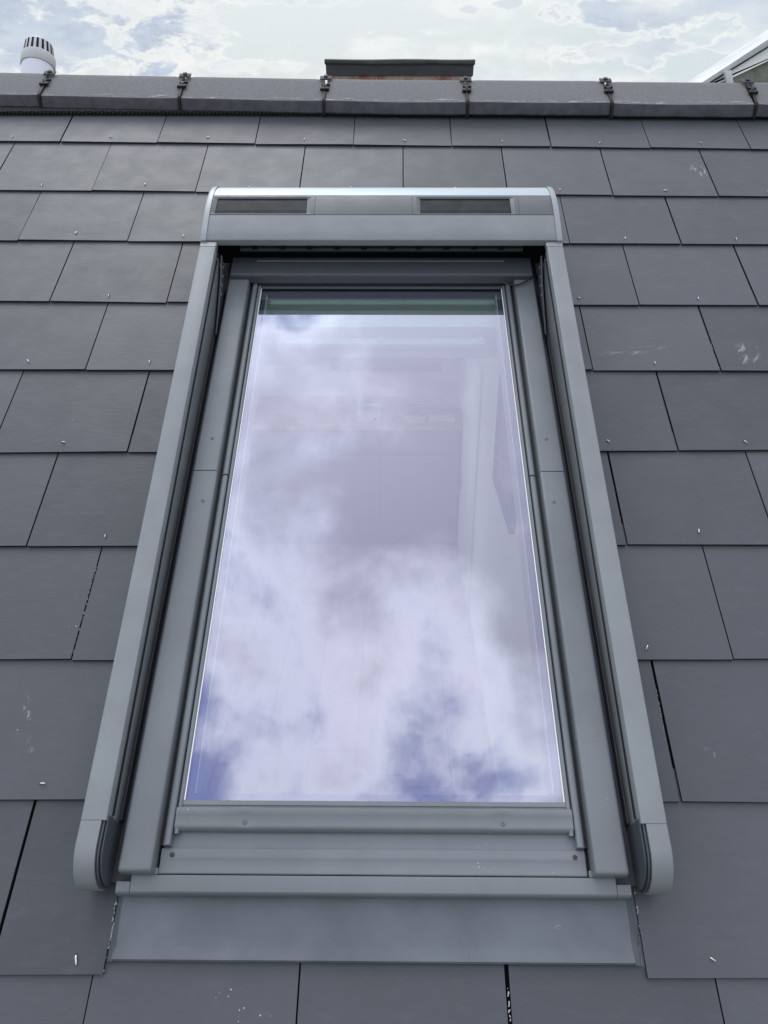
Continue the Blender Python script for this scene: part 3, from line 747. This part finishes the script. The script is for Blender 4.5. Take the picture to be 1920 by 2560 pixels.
for s in (-1, 1):
    def sec(b):
        t = ht(b)
        p = [(.4110, .0100), (.4335, .0200), (.4335, t - .0022), (.4326, t - .0006), (.4310, t), (.3975, t), (.3956, t - .0006), (.3948, t - .0025), (.3948, t - .0085), (.3962, t - .0090), (.3962, t - .0105), (.3948, t - .0110),
             (.3948, t - .0205), (.4080, t - .0205), (.4080, t - .0340), (.3950, t - .0340), (.3950, .0500), (.4050, .0300)]
        return [(s * a, b, h) for a, h in p]
    m = MB(); m.loft([sec(b) for b in (-.0440, .2, .6, 1.0, 1.2490)])
    rail = m.build('guide_rail', M['rail'], sh, smooth=30)
    # brush seal made black over the slot floor, standing in for slot shade
    m = MB(); m.loft([[(s * a, b, h) for a, h in ((.3953, ht(b) - .0339), (.4079, ht(b) - .0339), (.4079, ht(b) - .0206), (.4000, ht(b) - .0206), (.3965, ht(b) - .0318))] for b in (-.03, .6, 1.24)])
    m.build('slot_shade_seal', M['gap'], rail)
    # upper end piece
    m = MB(); m.loft([[(s * a, b, h - (.001 if b > 1.262 else 0)) for a, h in fillet([(.4335, .10), (.4337, ht(b) + .0006), (.3938, ht(b) + .0006), (.3935, ht(b) - .012)], [0, .003, .003, 0], 3)] for b in (1.2496, 1.2635, 1.2650)])
    m.build('rail_top_cap', M['rail'], rail, smooth=40)
    # rounded lower end: outer shell and inner core
    def nose(inset, a0, a1, name, material, b_top=-.0446):
        cb0, ch0, rad = -.0760, .0545, .0548 - inset
        pts = []
        t = ht(b_top) - inset
        pts.append((b_top, t))
        for k in range(0, 19):
            an = R(90 + 180 * k / 18)
            pts.append((cb0 + rad * math.cos(an), ch0 + rad * math.sin(an) * (1.0)))
        pts.append((b_top, ch0 - rad + .004))
        # blend first arc point towards the rail top
        m = MB(); r_ = .003
        secs = []
        for a, q in ((a0, 0), (a1 - r_, 0), (a1 - r_ * .3, r_ * .3), (a1, r_)):
            cbm = sum(p[0] for p in pts) / len(pts)
            secs.append([(s * a, cb0 + (b - cb0) * (1 - q / .055) if b < b_top - 1e-5 else b, ch0 + (h - ch0) * (1 - q / .055)) for b, h in pts])
        m.loft(secs); return m.build(name, material, rail, smooth=50)
    nose(0.0, .4020, .4337, 'rail_end_cap', M['rail'])
    nose(.0030, .3975, .4018, 'end_cap_core', M['shade'], -.040)
    nose(.0058, .3935, .3972, 'end_cap_inlay', M['shade'], -.036)
    # inner flange of the rail and small fixings
    m = MB(); m.loft([[(s * a, b, h) for a, h in ((.3925, .030), (.3948, .030), (.3948, .0485), (.3925, .0485))] for b in (-.03, 1.24)]); m.build('inner_flange', M['rubber'], rail)
    for b in (.010, .540): screw(s * .3845, b, .0302, .0038, sh, M['screw'])
    # hinge arm and drive teeth at the head of the rail
    m = MB(); m.loft([[(s * a, b, h) for a, b, h in ((.3860, b_, h_), (.3900, b_, h_), (.3900, b_, h2), (.3860, b_, h2))] for b_, h_, h2 in ((1.06, .05, .058), (1.12, .05, .075), (1.20, .055, .10), (1.258, .07, .13))])
    m.build('hinge_arm', M['shade'], sh, bevel=.001)
    for k in range(4):
        m = MB(); b = 1.165 + k * .024; m.box(min(s * .3835, s * .3858), max(s * .3835, s * .3858), b, b + .004, .082 + k * .008, .087 + k * .008); m.build('drive_tooth', M['cap'], sh)
# power cable at the upper right corner
m = MB(); pts = []
for t in range(13):
    q = t / 12
    a = .298 + (.372 - .298) * q; b = 1.224 - .018 * math.sin(q * math.pi) ** .8 + .02 * q * q
    pts.append((a, b, .078 + .006 * q))
m.tube(pts, .0021, 8); m.build('power_cable', M['gasket'], sh, smooth=60)

# ------------------------------------------------------------------ behind the ridge
ch = empty('chimney', 'wide red brick chimney stack with a black lead capping, rising behind the ridge tiles', 'chimney', Matrix.Translation((1.075, 7.76, 0)))
m = MB(); m.box(-.855 + .02, .855 - .02, -.065, .55, -4.5, .800); m.build('brick_stack', M['brick'], ch)
m = MB(); m.loft([[(x, y, z) for x, y, z in ((-w, -g, z), (w, -g, z), (w, .58 + g, z), (-w, .58 + g, z))] for w, g, z in ((.855, .085, .800), (.8575, .088, .802), (.860, .090, .920))]); m.build('lead_fascia', M['lead'], ch)
m = MB()
m.loft([[(x, -.118 + j * .012 - (.001 * math.sin(x * 9)), z) for j, z in ()] or [(x, -.113, .916 + .003 * math.sin(x * 5)), (x, -.122, .935), (x, -.115, .958 + .003 * math.sin(x * 6 + 1)), (x, -.08, .968 + .003 * math.sin(x * 6 + 1)), (x, .62, .968), (x, .62, .916)] for x in [-.872 + 1.744 * i / 16 for i in range(17)]])
m.build('lead_capping', M['leadtop'], ch, smooth=50)

ax = Vector((0, .5, .866)).normalized()
base = Vector((-.795, 1.842, .335)) - ax * 1.092
rotp = ax.to_track_quat('Z', 'Y').to_matrix().to_4x4()
vp = empty('vent_pipe', 'pale grey plastic vent pipe with a slotted cowl, left end of the ridge', 'vent pipe', Matrix.Translation(base) @ rotp)
def lathe(prof, n=48):
    m = MB(); m.loft([[(r * math.cos(2 * math.pi * k / n), r * math.sin(2 * math.pi * k / n), z) for k in range(n)] for r, z in prof]); return m
L0 = 1.15
lathe([(.0775, -.2), (.0775, L0 + .03)]).build('pipe', M['pvc'], vp, smooth=40)
lathe([(.0790, L0 - .012), (.0815, L0 - .012), (.0825, L0 - .009), (.0825, L0 + .040), (.0810, L0 + .043), (.0740, L0 + .046)]).build('collar', M['pvc2'], vp, smooth=40)
lathe([(.0745, L0 + .04), (.0660, L0 + .108), (.0630, L0 + .113), (.0500, L0 + .118), (.02, L0 + .122), (.0005, L0 + .123)]).build('cowl', M['pvc2'], vp, smooth=40)
sl_ = MB(); ns = 18
for k in range(ns):
    a0 = 2 * math.pi * (k + .27) / ns; a1 = 2 * math.pi * (k + .73) / ns
    v = []
    for z, r in ((L0 + .050, .0742), (L0 + .106, .0670)):
        for a in (a0, (a0 + a1) / 2, a1): v.append((r * math.cos(a), r * math.sin(a), z))
    sl_.add(v, [(0, 1, 4, 3), (1, 2, 5, 4)])
sl_.build('cowl_slots', M['gap'], vp)

# neighbour's roof edge, upper right
import itertools
nr = empty('neighbouring_roof', 'white roof of the next building with a sloping pale verge, right end of the ridge', 'roof', Matrix.Translation((4.215, 6.57, .6)))
def W3(*p): return [(x - 4.2, y - 6.57, z - .6) for x, y, z in p]
def prism(pts2, y0, y1, name, material, parent, **kw):
    m = MB(); m.loft([[(x - 4.2, y0 - 6.57, z - .6) for x, z in pts2], [(x - 4.2, y1 - 6.57, z - .6) for x, z in pts2]]); return m.build(name, material, parent, **kw)
sx = 1.6; ex = 4.2278 + (4.898 - 4.2278) * sx; zt = .655 + (1.100 - .655) * sx
vv = [(4.06, .575), (ex, zt), (ex, zt - .088), (4.13, .575)]
prism(vv, 6.50, 7.2, 'verge_flashing', M['zinc'], nr, bevel=.004)
prism([(4.13, .572), (ex, zt - .091), (ex, zt - .105), (4.16, .572)], 6.53, 7.2, 'verge_shadow_gap', M['gap'], nr)
prism([(4.16, .570), (ex, zt - .106), (ex, zt - .31), (4.46, .675), (4.1, .570)], 6.56, 7.2, 'roof_membrane', M['white_roof'], nr)
prism([(4.30, .50), (4.44, .665), (4.50, .688), (ex, zt - .313), (ex, -1.5), (4.0, -1.5), (4.0, .5)], 6.60, 7.2, 'stone_wall', M['stone'], nr)
prism([(4.380, .745), (4.440, .757), (4.500, .60), (4.430, .60)], 6.44, 6.498, 'timber_bracket', M['zinc'], nr, bevel=.003)

# ------------------------------------------------------------------ room seen through the pane
FZ = -2.262; DZ = -1.462; WX = 1.45
def struct(name, v, f, material):
    o = mesh_obj(name, v, f, material); o['kind'] = 'structure'; return o
struct('room_floor', *boxv(-1.5, WX + .1, -1.9, 2.40, FZ - .1, FZ), M['floorwood'])
m = MB()
# right wall, its head following both slopes
prf = [(-1.9, FZ), (2.36, FZ), (2.36, -1.33), (.10, -.11), (-1.9, -1.27)]
m.loft([[(x, y, z) for y, z in prf] for x in (WX, WX + .1)])
m.box(-1.5, WX + .1, 2.262, 2.36, FZ, -1.10)               # far wall
m.box(-1.5, WX + .1, -2.0, -1.9, FZ, -1.35)                # near knee wall
# unseen left side left almost fully open, an opening added to light the room
m.box(-1.6, -1.5, -2.0, -1.7, FZ, -1.2); m.box(-1.6, -1.5, -1.7, 2.36, FZ, FZ + .12)
o = m.build('room_walls', M['plaster']); o['kind'] = 'structure'
# sloping ceilings
def roofpt(u, v, w): return tuple(MR @ Vector((u, v, w)))
m = MB()
def slabr(u0, u1, v0, v1, w0, w1):
    m.add([roofpt(u, v, w) for w in (w0, w1) for v in (v0, v1) for u in (u0, u1)], boxv(0, 1, 0, 1, 0, 1)[1])
ua, ub, va, vb = 1.004 - .475, 1.004 + .475, -1.9596 - .20, -1.9596 + 1.215
slabr(-1.5, ua, -2.5, .12, -.165, -.14); slabr(ub, WX + .1, -2.5, .12, -.165, -.14); slabr(ua, ub, -2.5, va, -.165, -.14); slabr(ua, ub, vb, .12, -.165, -.14)
def slabf(x0, x1, y0, y1):
    zf_ = lambda y: -.09 - (y - .10) * .5398
    m.add([(x0, y0, zf_(y0)), (x1, y0, zf_(y0)), (x1, y1, zf_(y1)), (x0, y1, zf_(y1)), (x0, y0, zf_(y0) + .03), (x1, y0, zf_(y0) + .03), (x1, y1, zf_(y1) + .03), (x0, y1, zf_(y1) + .03)],
          [(0, 1, 2, 3), (4, 7, 6, 5), (0, 4, 5, 1), (1, 5, 6, 2), (2, 6, 7, 3), (3, 7, 4, 0)])
slabf(-1.5, WX + .1, .10, RY0); slabf(-1.5, WX + .1, 1.98, 2.36); slabf(-1.5, RX0 + .06, RY0, 1.98); slabf(RX1 - .06, WX + .1, RY0, 1.98)
o = m.build('ceiling', M['plaster']); o['kind'] = 'structure'
# floor board joints are part of the floor finish: thin laid boards
m = MB(); rb = random.Random(3)
x = -1.2
while x < WX - .02:
    y = -1.9 + rb.uniform(0, .6)
    m.box(x + .0015, x + .1895, -1.9, y - .0015, FZ + .0005, FZ + .006)
    while y < 2.26:
        y1 = min(y + 1.2, 2.262); m.box(x + .0015, x + .1885, y + .0015, y1 - .0015, FZ + .0005, FZ + .006 + rb.uniform(0, .0004)); y = y1
    x += .19
o = m.build('floor_boards', M['floorwood']); o['kind'] = 'structure'
cb_ = empty('sideboard', 'long grey cupboard with a wooden top along the far wall, seen through the skylight', 'cupboard', Matrix.Translation((.4, 1.97, FZ)))
m = MB(); m.box(-1.7, WX - .4, -.305, .292, .7700, .800); m.build('wooden_top', M['wood'], cb_, bevel=.002)
m = MB(); m.box(-1.68, WX - .42, -.280, .290, .006, .7695); m.build('carcass', M['dark_wood'], cb_)
for i, (x0, x1) in enumerate(((-1.66, -1.0), (-.99, -.22), (-.21, .545), (.555, WX - .43))):
    m = MB(); m.box(x0, x1, -.298, -.2805, .62, .760); m.build('drawer_front', M['dark_wood'], cb_, bevel=.003)
    m = MB(); m.box(x0, x1, -.298, -.2805, .06, .610); m.build('cupboard_door', M['dark_wood'], cb_, bevel=.003)
def simple(name, label, cat, mb, material, loc, rz=0, bevel=0, group=None):
    o = mb.build(name, material, bevel=bevel); o.location = loc; o.rotation_euler = (0, 0, rz); props(o, label, cat, group=group); return o
bx = empty('desk_box', 'white open box standing on the wooden top, left of the pink tray', 'box', Matrix.Translation((.885, 1.83, DZ)))
m = MB(); m.box(-.068, .068, -.08, .08, 0, .004)
for q in ((-.068, .068, -.08, -.077, .004, .06), (-.068, .068, .077, .08, .004, .06), (-.068, -.065, -.077, .077, .004, .06), (.065, .068, -.077, .077, .004, .06)): m.box(*q)
m.build('box_body', M['paper'], bx)
m = MB(); m.box(.028, .046, -.0815, -.0801, .004, .022); m.build('box_cutout', M['handle'], bx)
ld = MB(); ld.loft([[(x, y, z) for x, y in ((-.075, .085), (-.035, .085), (-.035, .089), (-.075, .089))] for z in (0, .12)]); ld.loft([[(x, y, z) for x, y in ((-.075, .085), (-.055, .085), (-.055, .089), (-.075, .089))] for z in (.12, .20)])
simple('card_strip', 'tall pale stepped card standing behind the white box', 'card', ld, M['paper'], (.885, 1.84, DZ))
m = MB(); m.box(-.045, .045, -.03, .03, 0, .008); tr = m
o = simple('small_tray', 'small pinkish tray with a paper slip, between the white box and the loose papers', 'tray', tr, mat('pink_tray', (.42, .27, .27), .5), (1.012, 1.855, DZ), 0, .002)
m = MB(); m.box(-.022, .022, -.018, .018, .0085, .0095); m.build('paper_slip', M['paper'], o)
pp = empty('loose_papers', 'loose white paper sheets fanned out in the middle of the wooden top', 'papers', Matrix.Translation((1.165, 1.79, DZ)))
for k, (dx_, dy_, rz_) in enumerate(((0, 0, .12), (.006, -.006, -.15), (-.01, .012, .35))):
    m = MB(); ca, sa = math.cos(rz_), math.sin(rz_)
    q = [(-.05, -.06), (.05, -.06), (.05, .06), (-.05, .06)]
    m.loft([[(dx_ + x * ca - y * sa, dy_ + x * sa + y * ca, z) for x, y in q] for z in (.0005 + k * .0012, .0012 + k * .0012)]); m.build('sheet', M['paper'], pp)
for k, (x, lab) in enumerate(((1.282, 'white booklet lying left of its twin near the right end of the wooden top'), (1.362, 'white booklet lying against the wall end of the wooden top'))):
    m = MB(); m.box(-.037, .037, -.055, .055, 0, .014)
    simple('booklet', lab, 'booklet', m, M['paper'], (x, 1.80, DZ), 0, .001, 'white booklets on the cupboard')
# pale board on the far ceiling slope
bd = empty('ceiling_board', 'pale wooden board with white side trims on the far sloping ceiling', 'board', Matrix.Translation((.99, 2.0, -1.13)) @ Matrix.Rotation(R(-28.35), 4, 'X'))
m = MB(); m.box(-.34, .34, -.35, .19, -.032, -.004); m.build('board_panel', M['wood'], bd)
for s in (-1, 1):
    m = MB(); m.box(min(s * .342, s * .352), max(s * .342, s * .352), -.35, .19, -.045, -.004); m.build('side_trim', M['plaster'], bd)
m = MB(); m.box(-.352, .352, .1905, .205, -.045, -.004); m.build('lower_trim', M['dark_wood'], bd)
# picture on the right wall
pc = empty('wall_picture', 'large dark framed picture on the white wall, at the right edge of the pane', 'picture', Matrix.Translation((WX, -.02, -1.195)))
y0, y1, z0, z1 = -.248, .250, .0, .44
m = MB()
for a, b_, c_, d_ in ((y0, y1, z0, z0 + .045), (y0, y1, z1 - .045, z1), (y0, y0 + .045, z0 + .045, z1 - .045), (y1 - .045, y1, z0 + .045, z1 - .045)):
    m.box(-.022, -.001, a, b_, c_, d_)
m.build('picture_frame', M['black_frame'], pc, bevel=.002)
m = MB(); m.box(-.012, -.0015, y0 + .045, y1 - .045, z0 + .045, z1 - .045); m.build('picture_sheet', M['picture'], pc)
# door in the right wall with its handle
dr = empty('room_door', 'white room door in the right wall with a dark lever handle, beside the cupboard', 'door', Matrix.Translation((WX, 1.2, FZ)))
m = MB(); m.box(-.012, -.001, -.28, .47, .01, 1.32); m.build('door_leaf', M['plaster'], dr, bevel=.002)
h = MB(); h.box(-.018, -.0121, .405, .450, .42, .53)
h.tube([(-.018, .428, .505), (-.060, .428, .505)], .010, 10); h.build('handle_rosette', M['handle'], dr, bevel=0)
h = MB(); h.tube([(-.060, .435, .505), (-.064, .31, .503)], .010, 10); h.build('door_lever', M['cap'], dr, smooth=50)
h = MB(); h.tube([(-.0181, .428, .44), (-.034, .428, .44)], .014, 12); h.build('door_lock', M['handle'], dr, smooth=50)

# ------------------------------------------------------------------ ground far below
gm = MB(); gm.add([(-1500, -1500, -8), (1500, -1500, -8), (1500, 1500, -8), (-1500, 1500, -8)], [(0, 1, 2, 3)])
g = gm.build('ground', M['ground']); g['kind'] = 'structure'
